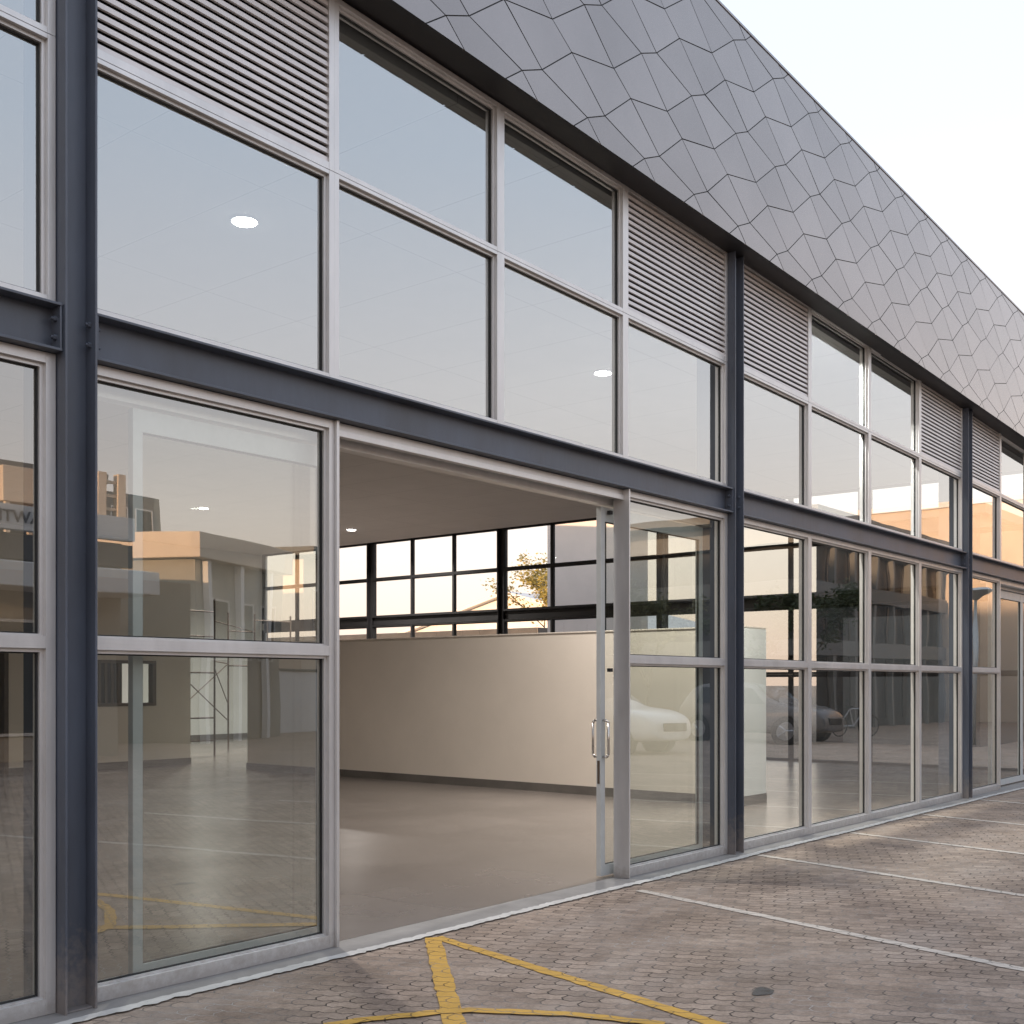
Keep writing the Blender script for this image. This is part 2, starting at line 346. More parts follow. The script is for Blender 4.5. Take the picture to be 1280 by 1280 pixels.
for i, (a, b) in enumerate((((7.50, -.30), (5.9, -7.0)), ((9.76, -.17), (8.1, -7.0)), ((11.85, -.19), (10.2, -7.0)), ((14.05, -.19), (12.4, -7.0)), ((16.35, -.16), (14.7, -7)), ((18.7, -.16), (17, -7)))):
    strip('parking_line', [a, b], .085, M['white_line'])
strip('yellow_line', [(5.31, -.20), (4.72, -2.75)], .085, M['yellow_line'])
strip('yellow_line', [(5.275, -.20), (3.90, -1.64)], .105, M['yellow_line'], z=.006)
strip('yellow_line', [(3.60, -1.09), (3.75, -1.14), (4.10, -1.35), (4.21, -1.44), (4.46, -1.84), (4.62, -2.30)], .075, M['yellow_line'], z=.008)
def blob(bm, cx, cy, rx, ry, z, n=26, seed=1):
    rr = random.Random(seed); ph = [rr.uniform(0, 6.28) for _ in range(4)]
    v = []
    for i in range(n):
        a = 6.283*i/n; k = 1+.18*math.sin(2*a+ph[0])+.12*math.sin(3*a+ph[1])+.08*math.sin(5*a+ph[2])
        v.append(bm.verts.new((cx+rx*k*math.cos(a), cy+ry*k*math.sin(a), z)))
    bm.faces.new(v)
bm = NB(); blob(bm, 5.44, -2.39, .075, .06, .004); struct('oil_stain', bm, M['oil'])

# ---------------------------------------------------------------- the showroom building
B = thing('commercial_building', 'long grey glass-fronted showroom with blue-grey steel posts, louvres and patterned metal fascia', 'building')
zL = lambda x: 4.705-.0180*(x-3.14)        # underside of the upper transom
zH = lambda x: 5.735-.0240*(x-5.0)         # underside of the window head
zF0 = lambda x: 5.775-.0300*(x-4.98)       # bottom of the fascia
zF1 = lambda x: 7.625-.0420*(x-9.0)        # top of the fascia
zC = lambda x: 5.69-.0125*(x-5)            # ceiling
COLS = [-10.5, -3.75, 3.0, 9.70, 16.45]
def frame_panel(x0, x1, z0f, z1f, name='window_frame', pane='glass_pane', gm='glass', l=.04, r=.04, b=.03, t=.03, loc=(0, 0, 0), rz=0, yo=0, parent=B, fm='alu', yf=.08, yb=.19, tilt=True, nobead=False, gl=True, bv=.0015):
    """glazed panel; z0f,z1f are functions of local x; yo shifts depth"""
    bm = NB(); xa, xb = x0+l, x1-r
    lo = lambda x, k: z0f(x)+k
    hi = lambda x, k: z1f(x)-k
    Y0, Y1 = yf+yo, yb+yo
    def ring(a, b_, c, d, y0, y1):      # outer rect offsets a.. inner: l,r,b,t
        pass
    prism(bm, [(x0, lo(x0, 0)), (xa, lo(xa, 0)), (xa, hi(xa, 0)), (x0, hi(x0, 0))], Y0, Y1)
    prism(bm, [(xb, lo(xb, 0)), (x1, lo(x1, 0)), (x1, hi(x1, 0)), (xb, hi(xb, 0))], Y0, Y1)
    prism(bm, [(xa, lo(xa, 0)), (xb, lo(xb, 0)), (xb, lo(xb, b)), (xa, lo(xa, b))], Y0+.0015, Y1)
    prism(bm, [(xa, hi(xa, t)), (xb, hi(xb, t)), (xb, hi(xb, 0)), (xa, hi(xa, 0))], Y0+.0015, Y1)
    if not nobead:
        k = .018; yb0 = Y0+.026; yb1 = Y1-.02
        prism(bm, [(xa, lo(xa, b)), (xa+k, lo(xa+k, b)), (xa+k, hi(xa+k, t)), (xa, hi(xa, t))], yb0, yb1)
        prism(bm, [(xb-k, lo(xb-k, b)), (xb, lo(xb, b)), (xb, hi(xb, t)), (xb-k, hi(xb-k, t))], yb0, yb1)
        prism(bm, [(xa+k, lo(xa+k, b)), (xb-k, lo(xb-k, b)), (xb-k, lo(xb-k, b+k*.6)), (xa+k, lo(xa+k, b+k*.6))], yb0, yb1)
        prism(bm, [(xa+k, hi(xa+k, t+k)), (xb-k, hi(xb-k, t+k)), (xb-k, hi(xb-k, t)), (xa+k, hi(xa+k, t))], yb0, yb1)
    f = obj(name, bm, M[fm], parent, loc, rz, bevel=bv)
    if gl:
        g = NB(); e = .004; ya = (Y0+Y1)/2
        if nobead: k = 0
        # thin dark gasket line around the pane
        q = .007
        def gb(pts): prism(g, pts, ya-.012, ya+.004)
        X0, X1 = xa+k, xb-k; zl = lambda x: lo(x, b+k*.6); zh = lambda x: hi(x, t+k)
        gb([(X0, zl(X0)), (X0+q, zl(X0+q)), (X0+q, zh(X0+q)), (X0, zh(X0))]); gb([(X1-q, zl(X1-q)), (X1, zl(X1)), (X1, zh(X1)), (X1-q, zh(X1-q))])
        gb([(X0+q, zl(X0+q)), (X1-q, zl(X1-q)), (X1-q, zl(X1-q)+q), (X0+q, zl(X0+q)+q)]); gb([(X0+q, zh(X0+q)-q), (X1-q, zh(X1-q)-q), (X1-q, zh(X1-q)), (X0+q, zh(X0+q))])
        obj('gasket', g, M['gasket'], f)
        p = NB(); c = (X0+X1)/2, ya, (zl(x0)+zh(x1))/2
        tx, tz = (random.uniform(-.0012, .0012), random.uniform(-.0012, .0012)) if tilt else (0, 0)
        pts = [(X0+q, zl(X0+q)+q), (X1-q, zl(X1-q)+q), (X1-q, zh(X1-q)-q), (X0+q, zh(X0+q)-q)]
        v = [p.verts.new((x, ya+(x-c[0])*tx+(z-c[2])*tz, z)) for x, z in pts]; p.faces.new(v)
        obj(pane, p, M[gm], f)
    return f
def louvre(x0, x1, z0f, z1f, loc=(0, 0, 0), rz=0, n=19):
    f = frame_panel(x0, x1, z0f, z1f, 'louvre_frame', gl=False, nobead=True, l=.04, r=.04, b=.045, t=.03, loc=loc, rz=rz)
    bm = NB(); a, b = x0+.04, x1-.04
    for i in range(n):
        def z(x, k): return z0f(x)+.045+(z1f(x)-z0f(x)-.075)*(i+k)/n
        pr = [(.090, .06), (.098, .03), (.106, .05), (.112, .50), (.165, .98), (.160, 1.04), (.110, .66), (.094, .62)]
        A = [bm.verts.new((a, y, z(a, k))) for y, k in pr]; C = [bm.verts.new((b, y, z(b, k))) for y, k in pr]
        m_ = len(pr); bm.faces.new(A); bm.faces.new(C[::-1])
        for j in range(m_): bm.faces.new((A[j], C[j], C[(j+1) % m_], A[(j+1) % m_]))
    obj('louvre_blades', bm, M['louvre'], f)
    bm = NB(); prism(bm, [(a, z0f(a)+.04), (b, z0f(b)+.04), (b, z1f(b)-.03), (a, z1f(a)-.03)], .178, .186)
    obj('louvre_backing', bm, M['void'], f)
def column(x, zt, loc=(0, 0, 0), rz=0, m='steel', bolts=True, w=.085):
    bm = NB(); d = .19
    box(bm, x-w, x-w+.012, 0, d, 0, zt); box(bm, x+w-.012, x+w, 0, d, 0, zt); box(bm, x-w+.012, x+w-.012, .085, .097, 0, zt)
    if bolts: box(bm, x-.075, x+.075, .20, .42, 0, zt)
    box(bm, x-w+.012, x+w-.012, .02, .19, .006, .016)
    o = obj('steel_column', bm, M[m], B, loc, rz, bevel=.0025)
    if bolts:
        for z in (3.27, 3.37):
            b = NB(); tube(b, (x+w-.012, .045, z), (x+w-.030, .045, z), .014, n=6); tube(b, (x+w-.030, .045, z), (x+w-.040, .045, z), .008, n=8)
            obj('bolt', b, M[m], o)
    return o
def beam(x0, x1, loc=(0, 0, 0), rz=0, m='steel'):
    bm = NB()
    box(bm, x0, x1, .015, .20, 3.418, 3.431); box(bm, x0, x1, .015, .20, 3.200, 3.213); box(bm, x0, x1, .100, .112, 3.213, 3.418)
    for a in (x0, x1-.012): box(bm, a, a+.012, .018, .100, 3.213, 3.418)
    o = obj('steel_beam', bm, M[m], B, loc, rz, bevel=.002)
    for a, s in ((x0+.012, 1), (x1-.012, -1)):
        for z in (3.27, 3.36):
            b = NB(); tube(b, (a, .055, z), (a+.016*s, .055, z), .014, n=6); tube(b, (a+.016*s, .055, z), (a+.028*s, .055, z), .008)
            obj('bolt', b, M[m], o)
    return o
con = lambda v: (lambda x: v)
def leaf(x0, x1, handle_at=None, y=.235, parent=B):
    f = frame_panel(x0, x1, con(.02), con(3.06), 'sliding_door', 'door_glass', 'glass_in', l=.06, r=.06, b=.09, t=.12, yf=y, yb=y+.045, fm='sash', nobead=True)
    if handle_at is not None:
        for s in (-1, 1):
            b = NB(); yy = y if s < 0 else y+.045; yo = yy+s*.055; h = handle_at
            pts = [(h, yy, 1.0), (h, yo+(-s)*.015, 1.0), (h, yo, 1.02), (h, yo, 1.28), (h, yo+(-s)*.015, 1.3), (h, yy, 1.3)]
            for p, q in zip(pts[:-1], pts[1:]): tube(b, p, q, .010, n=10)
            obj('door_handle', b, M['steelbright'], f, smooth=True)
        b = NB(); box(b, (x0-.003), x0+.001, y+.012, y+.034, .78, .97); obj('lock_plate', b, M['brownframe'], f)
    return f
BAYS = [(-10.41, -3.84, [-8.77, -7.13, -5.48]), (-3.66, 2.91, [-2.02, -.38, 1.27]), (3.09, 9.61, [4.705, 6.285, 7.89]), (9.79, 16.36, [11.41, 13.04, 14.70]), (16.54, 22.0, [18.12, 19.75])]
for bi, (a, b, ms) in enumerate(BAYS):
    e = [a]+ms+[b]; n = len(e)-1
    for i in range(n):
        x0, x1 = e[i], e[i+1]
        lv = (i == 0 or i == n-1) if bi >= 2 else i == 0
        if bi == 4 and i == n-1: lv = False
        frame_panel(x0, x1, con(3.434), lambda x: zL(x)+.024, gm='glass_up', b=.04, t=.024)
        z0 = lambda x: zL(x)+.026
        z1 = lambda x: min(zH(x)+.035, zF0(x)-.006) if False else zH(x)+.03
        if lv: louvre(x0, x1, z0, z1)
        else: frame_panel(x0, x1, z0, z1, gm='glass_up', b=.03, t=.035)
    door = bi in (2, 4)
    for i in range(n):
        x0, x1 = e[i], e[i+1]
        if door and ((bi == 2 and i in (1, 2)) or (bi == 4 and i >= 1)): continue
        rr = .04 if i < n-1 else .05
        frame_panel(x0, x1, con(0.008), con(1.801), b=.075, t=.03, r=rr, bv=.0005)
        frame_panel(x0, x1, con(1.801), con(3.196), b=.03, t=.05, r=rr, bv=.0005)
    beam(a, b)
for x in COLS: column(x, zF0(x)+.1)
# sliding door bay: posts, head track, leaves
bm = NB(); box(bm, 7.872, 7.889, .035, .19, .006, 3.196); obj('door_post', bm, M['alu'], B, bevel=.002)
bm = NB(); box(bm, 4.706, 4.728, .058, .19, .006, 3.196); obj('door_post', bm, M['alu'], B, bevel=.002)
bm = NB(); box(bm, 4.729, 7.871, .10, .19, 3.125, 3.196); box(bm, 4.729, 7.871, .085, .10, 3.11, 3.150); box(bm, 3.14, 9.56, .215, .30, 3.075, 3.20)
obj('door_track', bm, M['alu'], B, bevel=.002)
leaf(3.43, 4.79); leaf(7.755, 9.42, 7.785)
bm = NB()
for z in (1.7, 3.0): box(bm, 7.83, 7.871, .195, .225, z, z+.03)
obj('door_guide', bm, M['darksteel'], B)
bm = NB(); box(bm, 18.122, 21.98, .10, .19, 3.125, 3.196); box(bm, 18.12, 22, .215, .30, 3.075, 3.2); obj('door_track', bm, M['alu'], B, bevel=.002)
leaf(18.16, 19.80); leaf(19.805, 21.45)
# fascia: zigzag interlocking metal panels
O_ = Vector((9.7227, 4.6749+1.6)); T2 = Vector((.7852, -.0277)); T1 = Vector((1.5274, .7711))
oP, oA, oB_ = Vector((-.5473, -.1108)), Vector((.3932, .2846)), Vector((.6207, .3846))
bm = NB(); YF = -.155; gap = .0042
for r in range(-34, 24):
    for c in range(-3, 4):
        q = O_+T2*r+T1*c; w = q+T2
        V0, A0, B0, P1, V1 = q, q+oA, q+oB_, q+T1+oP, q+T1
        p0, v0, a0, b0, p1 = w+oP, w, w+oA, w+oB_, w+T1+oP
        for cell in ((V0, p0, v0, A0), (A0, v0, a0, B0), (B0, a0, b0, P1), (P1, b0, p1, V1)):
            ce = sum(cell, Vector((0, 0)))/4
            if not (-17 < ce.x < 22.9 and zF0(ce.x)-1 < ce.y < zF1(ce.x)+1): continue
            # inset polygon by gap
            ins = []
            n = 4
            for i in range(n):
                p_, c_, n_ = cell[i-1], cell[i], cell[(i+1) % n]
                d1, d2 = (c_-p_).normalized(), (n_-c_).normalized()
                n1, n2 = Vector((-d1.y, d1.x)), Vector((-d2.y, d2.x))
                if n1.dot(ce-c_) < 0: n1 = -n1
                if n2.dot(ce-c_) < 0: n2 = -n2
                bis = (n1+n2); bis = bis/max(.3, bis.length_squared)*2
                ins.append(c_+bis*gap)
            tx, tz = random.gauss(0, .0022), random.gauss(0, .0022); oy = random.uniform(-.0006, .0006)
            fy = lambda p: YF+oy+(p.x-ce.x)*tx+(p.y-ce.y)*tz
            A_ = [bm.verts.new((p.x, fy(p), p.y)) for p in ins]; C_ = [bm.verts.new((p.x, YF+.012, p.y)) for p in ins]
            try:
                bm.faces.new(A_)
                for i in range(n): bm.faces.new((A_[i], C_[i], C_[(i+1) % n], A_[(i+1) % n]))
            except ValueError: pass
def cut(bm, co, no): bmesh.ops.bisect_plane(bm, geom=bm.verts[:]+bm.edges[:]+bm.faces[:], plane_co=co, plane_no=no, clear_outer=True)
cut(bm, (4.98, 0, zF0(4.98)), (-.03, 0, -1)); cut(bm, (9, 0, zF1(9)), (.042, 0, 1)); cut(bm, (22.25, 0, 0), (1, 0, 0)); cut(bm, (-16.9, 0, 0), (-1, 0, 0))
obj('cladding_panels', bm, M['cladding'], B)
bm = NB(); prism(bm, [(-16.95, zF0(-16.95)+.004), (22.26, zF0(22.26)+.004), (22.26, zF1(22.26)-.004), (-16.95, zF1(-16.95)-.004)], YF+.009, YF+.06)
obj('fascia_backing', bm, M['joint'], B)
bm = NB(); prism(bm, [(-17, zF1(-17)-.002), (22.28, zF1(22.28)-.002), (22.28, zF1(22.28)+.022), (-17, zF1(-17)+.022)], YF-.008, YF+.25)
obj('fascia_capping', bm, M['cladding'], B, bevel=.002)
bm = NB(); prism(bm, [(-17, zF0(-17)+.006), (22.28, zF0(22.28)+.006), (22.28, zF0(22.28)+.03), (-17, zF0(-17)+.03)], YF+.062, .30)
obj('soffit', bm, M['soffit'], B)
bm = NB(); prism(bm, [(-17, zH(-17)+.034), (22.0, zH(22)+.034), (22.0, zF0(22)+.004), (-17, zF0(-17)+.004)], .10, .19)
obj('window_head', bm, M['alu'], B)
# roof and ceiling
bm = NB(); prism(bm, [(-17, zC(-17)), (21.95, zC(21.95)), (21.95, zC(21.95)+.08), (-17, zC(-17)+.08)], .24, 22.5)
obj('ceiling', bm, M['ceiling'], B)
bm = NB(); prism(bm, [(-17, 6.6), (22.3, 6.0), (22.3, 6.1), (-17, 6.7)], .31, 22.7); obj('roof', bm, M['roof'], B)
bm = NB(); box(bm, -17.2, 22.3, 22.6, 22.8, 0, 6.9); obj('rear_wall', bm, M['white_wall'], B)
bm = NB(); box(bm, -17.2, -17.0, .2, 22.6, 0, 6.9); obj('end_wall', bm, M['white_wall'], B)
bm = NB(); box(bm, -16.9, 21.9, 22.575, 22.597, .006, .14); obj('skirting', bm, M['skirting'], B)
# glazed end wall on the far side, seen from inside (local x runs along world +Y, local y runs into the building)
SL, SR = (22.25, 0, 0), R(90)
sides = [(.10, 3.72, [1.9]), (3.90, 8.42, [5.4, 6.9]), (8.60, 13.11, [10.1, 11.6]), (13.29, 17.81, [14.8, 16.3]), (17.99, 22.55, [19.5, 21.0])]
zl2, zh2 = con(4.47), con(5.42)
for a, b, ms in sides:
    e = [a]+ms+[b]
    for i in range(len(e)-1):
        x0, x1 = e[i], e[i+1]
        for z0, z1 in ((con(.008), con(1.80)), (con(1.802), con(3.196)), (con(3.434), zl2), (con(4.472), con(5.50))):
            frame_panel(x0, x1, z0, z1, gm='glass_far', fm='darksteel', l=.03, r=.03, b=.03, t=.03, loc=SL, rz=SR, tilt=False)
    beam(a, b, SL, SR, 'darksteel')
for y in (0.01, 3.81, 8.51, 13.2, 17.9): column(y, 5.5, SL, SR, 'darksteel', bolts=False, w=.04 if 3 < y < 9 else .085)
bm = NB(); box(bm, 22.06, 22.27, -.10, 22.6, 5.502, 7.15); obj('side_fascia', bm, M['cladding'], B)

# ---------------------------------------------------------------- interior
t = thing('half_wall', 'long cream plastered half-height partition wall standing across the showroom floor', 'wall', (13.8, 7, 0))
bm = NB(); box(bm, -.33, .36, -5.02, 5.2, .006, 2.34); obj('plaster_wall', bm, M['cream'], t, bevel=.004)
bm = NB(); box(bm, -.332, .362, -5.030, -5.0215, .131, 2.335); obj('brightened_end_face', bm, M['white_wall'], t)  # white facing paints the daylight on the wall's end into its colour
bm = NB(); box(bm, -.345, .375, -5.035, 5.215, .006, .13); obj('skirting', bm, M['skirting'], t, bevel=.002)
bm = NB(); box(bm, -.34, .37, -5.03, 5.21, 2.341, 2.36); obj('capping', bm, M['cream'], t, bevel=.002)
t = thing('partition_wall', 'tall cream inner wall with a slatted dark window and doorway at the back left', 'wall', (5, 14.3, 0))
bm = NB()     # pieces around a doorway (x 8.7..9.95) and a window (x 10.9..12.9)
H_ = 3.6
for a, b, z0, z1 in ((-21, 8.7, .006, H_), (8.7, 9.95, 2.3, H_), (9.95, 10.9, .006, H_), (10.9, 12.9, .006, 1.18), (10.9, 12.9, 2.05, H_), (12.9, 13.7, .006, H_)):
    box(bm, a-5, b-5, 0, .2, z0, z1)
obj('plaster_wall', bm, M['cream'], t)
bm = NB()
for a, b in ((-21, 8.7), (9.95, 13.71)): box(bm, a-5, b-5, -.015, -.001, .006, .13)
obj('skirting', bm, M['skirting'], t)
bm = NB()
for a, b, z0, z1 in ((10.9, 10.98, 1.18, 2.05), (12.82, 12.9, 1.18, 2.05), (10.98, 12.82, 1.18, 1.24), (10.98, 12.82, 1.99, 2.05)): box(bm, a-5, b-5, -.03, .12, z0, z1)
w_ = obj('window', bm, M['brownframe'], t, bevel=.003)
bm = NB(); box(bm, 5.98, 7.25, .125, .135, 1.24, 1.99); obj('pane', bm, M['darkglass'], w_)  # no glazing: dark panel painting the unlit store behind the slats
bm = NB()
for i in range(9): box(bm, 11.05+i*.13-5, 11.10+i*.13-5, .02, .05, 1.24, 1.99)
obj('slats', bm, M['brownframe'], w_)
bm = NB()
for a, b, z0, z1 in ((8.7, 8.78, .006, 2.3), (9.87, 9.95, .006, 2.3), (8.78, 9.87, 2.22, 2.3)): box(bm, a-5, b-5, -.03, .22, z0, z1)
obj('door_frame', bm, M['brownframe'], t, bevel=.003)
bm = NB(); box(bm, 7.5, 10.6, 17.0, 17.1, .006, 3.4)
tag(obj('storeroom_wall', bm, M['yellow_wall']), 'ochre painted wall seen through the doorway at the far left', 'wall')
t = thing('storage_shelf', 'low dark storage shelf standing inside the doorway at the far left', 'shelf', (9.0, 16.3, 0))
for z in (.3, .75, 1.2):
    bm = NB(); box(bm, -.6, .9, -.2, .2, z, z+.03); obj('shelf_board', bm, M['skirting'], t)
for x in (-.6, .87):
    bm = NB(); box(bm, x, x+.03, -.22, -.2, .006, 1.3); box(bm, x, x+.03, .2, .22, .006, 1.3); obj('upright', bm, M['brownframe'], t)
# scaffold
t = thing('scaffold', 'rusty tubular scaffold tower with ladder frames and cross braces at the back', 'scaffold', (16.6, 17.1, 0))
def sframe(x0, x1, y, h=3.5, parent=t):
    bm = NB(); g = lambda x, z: (x-16.6, y-17.1, z)
    tube(bm, g(x0, .006), g(x0, h), .022); tube(bm, g(x1, .006), g(x1, h), .022)
    for z in (.35, .85, 1.85, 2.2, 2.65, 3.2): tube(bm, g(x0, z), g(x1, z), .018)
    xm = x0+(x1-x0)*.35
    for a, b in ((.35, .85), (1.85, 2.2), (2.65, 3.2)): tube(bm, g(xm, a), g(xm, b), .015)
    obj('ladder_frame', bm, M['tube'], parent)
sframe(14.35, 15.6, 16.1); sframe(18.2, 19.35, 18.0, 3.35)
bm = NB(); g = lambda x, y, z: (x-16.6, y-17.1, z)
tube(bm, g(17.4, 18, .006), g(17.4, 18, 3.35), .022)
for z in (2.05, 2.9): tube(bm, g(17.4, 18, z), g(18.2, 18, z), .018)
obj('standard', bm, M['tube'], t)
for p, q in (((14.35, 16.1, 2.1), (17.4, 18, .7)), ((14.35, 16.1, .8), (17.4, 18, 2.1)), ((15.6, 16.1, 1.95), (17.4, 18, 1.1)), ((15.6, 16.1, 2.1), (17.4, 18, 2.1)), ((15.6, 16.1, 3.0), (18.2, 18, 2.9))):
    bm = NB(); tube(bm, g(*p), g(*q), .013); obj('cross_brace', bm, M['tube'], t)
# ceiling lights
def clight(x, y, label, en=75):
    z = zC(x)
    t = thing('ceiling_light', label, 'ceiling light', (x, y, z), group='round recessed ceiling lights')
    bm = NB(); tube(bm, (0, 0, -.012), (0, 0, -.001), .12, n=32); obj('lamp_rim', bm, M['sash'], t)
    bm = NB(); tube(bm, (0, 0, -.018), (0, 0, -.0125), .105, n=32); obj('lamp_diffuser', bm, M['lampglow'], t)
    downlight(x, y, en)
def downlight(x, y, en):
    d = bpy.data.lights.new('downlight', 'AREA'); d.shape = 'DISK'; d.size = .2; d.energy = en; d.color = (1, .94, .88); d.spread = R(150)
    o = bpy.data.objects.new('downlight', d); S.collection.objects.link(o); o.location = (x, y, zC(x)-.03)
clight(6.33, 3.05, 'round white ceiling light behind the large upper pane below the near louvre, the biggest one', 30)
clight(12.4, .75, 'added unseen ceiling light behind the second bay louvres, brightening the half wall end', 70)  # extra lamp, added to brighten the end of the half wall
clight(12.15, 3.25, 'round white ceiling light behind the upper pane right of centre', 30)
clight(19.9, 16.3, 'small round ceiling light seen through the open sliding door')
clight(15.6, 16.5, 'small round ceiling light seen through the fixed pane left of the open door')

# ---------------------------------------------------------------- vegetation
def tree(x, y, h, spread, seed, label, m='leaf_dark', leaves=3800, ls=.10, base=.42):
    rr = random.Random(seed); t = thing('street_tree', label, 'tree', (x, y, 0), group='street trees')
    bm = NB(); tips = []
    def grow(p, d, L, r, dep):
        q = p
        for k in range(3):
            d = (d+Vector((rr.gauss(0, .10), rr.gauss(0, .10), .03))).normalized(); n = q+d*L/3
            tube(bm, q, n, r*(1-.18*k), r*(1-.18*(k+1)), 7); q = n
            if dep >= 2: tips.append(q)
        if dep == 4: return
        for k in range(rr.choice((2, 3, 3))):
            a = rr.uniform(0, 6.28); s = rr.uniform(.45, .95)
            nd = (d+Vector((math.cos(a)*s*spread, math.sin(a)*s*spread, rr.uniform(.0, .35)))).normalized()
            grow(q, nd, L*rr.uniform(.62, .85), r*.52, dep+1)
    grow(Vector((0, 0, 0)), Vector((rr.gauss(0, .04), rr.gauss(0, .04), 1)), h*base, h*.017, 0)
    obj('trunk', bm, M['bark'], t, smooth=True)
    bm = NB(); n = len(tips)
    cl = [(tp, rr.uniform(.5, 1)) for tp in tips]
    for i in range(leaves):
        tp, w = rr.choice(cl)
        c = tp+Vector((rr.gauss(0, 1), rr.gauss(0, 1), rr.gauss(0, .8)))*h*.045*w
        u = Vector((rr.gauss(0, 1), rr.gauss(0, 1), rr.gauss(0, .6))).normalized(); v = u.orthogonal().normalized()
        s = ls*rr.uniform(.6, 1.3)
        bm.faces.new([bm.verts.new(c+u*s*.6), bm.verts.new(c+v*s*.32), bm.verts.new(c-u*s*.6), bm.verts.new(c-v*s*.32)])
    obj('crown', bm, M[m], t)
    return t

# ---------------------------------------------------------------- neighbours across the car park (seen in the glass) and beyond the end wall
def boxpart(root, name, x0, x1, y0, y1, z0, z1, m, bevel=0):
    bm = NB(); box(bm, x0, x1, y0, y1, z0, z1); return obj(name, bm, M[m], root, bevel=bevel)
def windows_on(root, x0, x1, y, z0, z1, n, m='darkglass', fr='alu', d=.05, w=.7):
    """recessed-looking framed windows on a face looking along +y"""
    st = (x1-x0)/n
    for i in range(n):
        a = x0+st*(i+.5-w/2); b = x0+st*(i+.5+w/2)
        bm = NB(); k = .06
        box(bm, a, a+k, y, y+d, z0, z1); box(bm, b-k, b, y, y+d, z0, z1); box(bm, a+k, b-k, y, y+d, z0, z0+k); box(bm, a+k, b-k, y, y+d, z1-k, z1)
        f = obj('window', bm, M[fr], root)
        bm = NB(); box(bm, a+k, b-k, y+.004, y+.02, z0+k, z1-k); obj('pane', bm, M[m], f)
# sign building
t = thing('sign_building', 'low shop opposite with a pale sign band and grey letters, mirrored in the leftmost panes', 'building', (3, -17.6, 0))
boxpart(t, 'wall', -12, 11.4, -12, -.05, 0, 4.75, 'render_g')
boxpart(t, 'sign_band', -12.1, 11.6, -.05, .18, 4.80, 5.32, 'render_w', .01)
boxpart(t, 'dark_band', 5, 11.6, -.05, .08, 4.2, 4.71, 'darkclad')
boxpart(t, 'awning', 6, 11.6, -.04, 1.1, 3.55, 4.05, 'render_w', .03)
windows_on(t, -11, 10.8, -.05, .5, 3.0, 7)
tx = bpy.data.curves.new('sign_letters', 'FONT'); tx.body = 'NAWTD'; tx.size = .36; tx.extrude = .02; tx.align_x = 'CENTER'
to = bpy.data.objects.new('sign_letters_curve', tx); S.collection.objects.link(to)
dg = bpy.context.evaluated_depsgraph_get(); me = bpy.data.meshes.new_from_object(to.evaluated_get(dg)); bpy.data.objects.remove(to)
me.materials.clear(); me.materials.append(M['letters'])
so = bpy.data.objects.new('sign_letters', me); S.collection.objects.link(so); so.parent = t
so.location = (9.2-.2, .20, 4.95); so.rotation_euler = (R(90), 0, R(180))
# taller dark building behind
t = thing('office_block', 'dark brown upper storey block with orange ladder frame, mirrored behind the sign shop', 'building', (0, -38, 0))
boxpart(t, 'wall', 2, 26.2, -5, 0, 0, 10.0, 'darkclad')
boxpart(t, 'parapet', 1.8, 26.25, -5.1, .25, 10.0, 10.4, 'midgrey')
boxpart(t, 'stair_tower', 26.3, 29.2, -5, -.3, 0, 9.8, 'midgrey')
windows_on(t, 3, 26, 0, 7.0, 9.2, 9, w=.75)
windows_on(t, 26.5, 29.0, -.3, 5.6, 7.2, 2, w=.7); windows_on(t, 26.5, 29.0, -.3, 7.6, 9.2, 2, w=.7)
for x in (25.4, 26.35): boxpart(t, 'ladder_rail', x, x+.38, .5, .9, 5, 10.35, 'render_o')
for z in range(9): boxpart(t, 'ladder_rung', 25.785, 26.345, .62, .74, 5.3+z*.58, 5.42+z*.58, 'render_o')
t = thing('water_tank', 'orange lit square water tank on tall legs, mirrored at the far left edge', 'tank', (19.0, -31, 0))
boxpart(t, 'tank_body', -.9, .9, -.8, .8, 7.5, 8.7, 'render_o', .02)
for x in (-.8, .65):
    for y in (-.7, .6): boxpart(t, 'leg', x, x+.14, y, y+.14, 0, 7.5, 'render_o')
# corner building with the lit parapet (turned to the street)
def oriented(name, label, cat, loc, deg): return thing(name, label, cat, loc, R(deg))
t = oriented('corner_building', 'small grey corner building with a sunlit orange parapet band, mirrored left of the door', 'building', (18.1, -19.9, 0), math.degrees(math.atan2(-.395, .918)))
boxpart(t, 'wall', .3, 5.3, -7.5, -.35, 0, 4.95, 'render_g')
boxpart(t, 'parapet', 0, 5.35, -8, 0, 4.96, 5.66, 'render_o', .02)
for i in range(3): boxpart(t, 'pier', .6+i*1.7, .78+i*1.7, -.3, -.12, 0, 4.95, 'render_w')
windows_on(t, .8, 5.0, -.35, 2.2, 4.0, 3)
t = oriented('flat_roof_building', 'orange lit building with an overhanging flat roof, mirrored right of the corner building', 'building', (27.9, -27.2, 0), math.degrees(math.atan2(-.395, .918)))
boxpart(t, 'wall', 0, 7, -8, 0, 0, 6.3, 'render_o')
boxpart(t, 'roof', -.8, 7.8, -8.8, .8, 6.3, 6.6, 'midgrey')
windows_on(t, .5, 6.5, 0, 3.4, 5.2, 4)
# low wall and long pale building in the middle distance
t = thing('boundary_wall', 'low pale boundary wall behind the parked cars, mirrored right of the door', 'wall', (30, -24, 0))
boxpart(t, 'wall', -6, 9, -.15, .15, 0, 2.0, 'render_w'); boxpart(t, 'coping', -6.05, 9.05, -.2, .2, 2.001, 2.07, 'midgrey', .005)
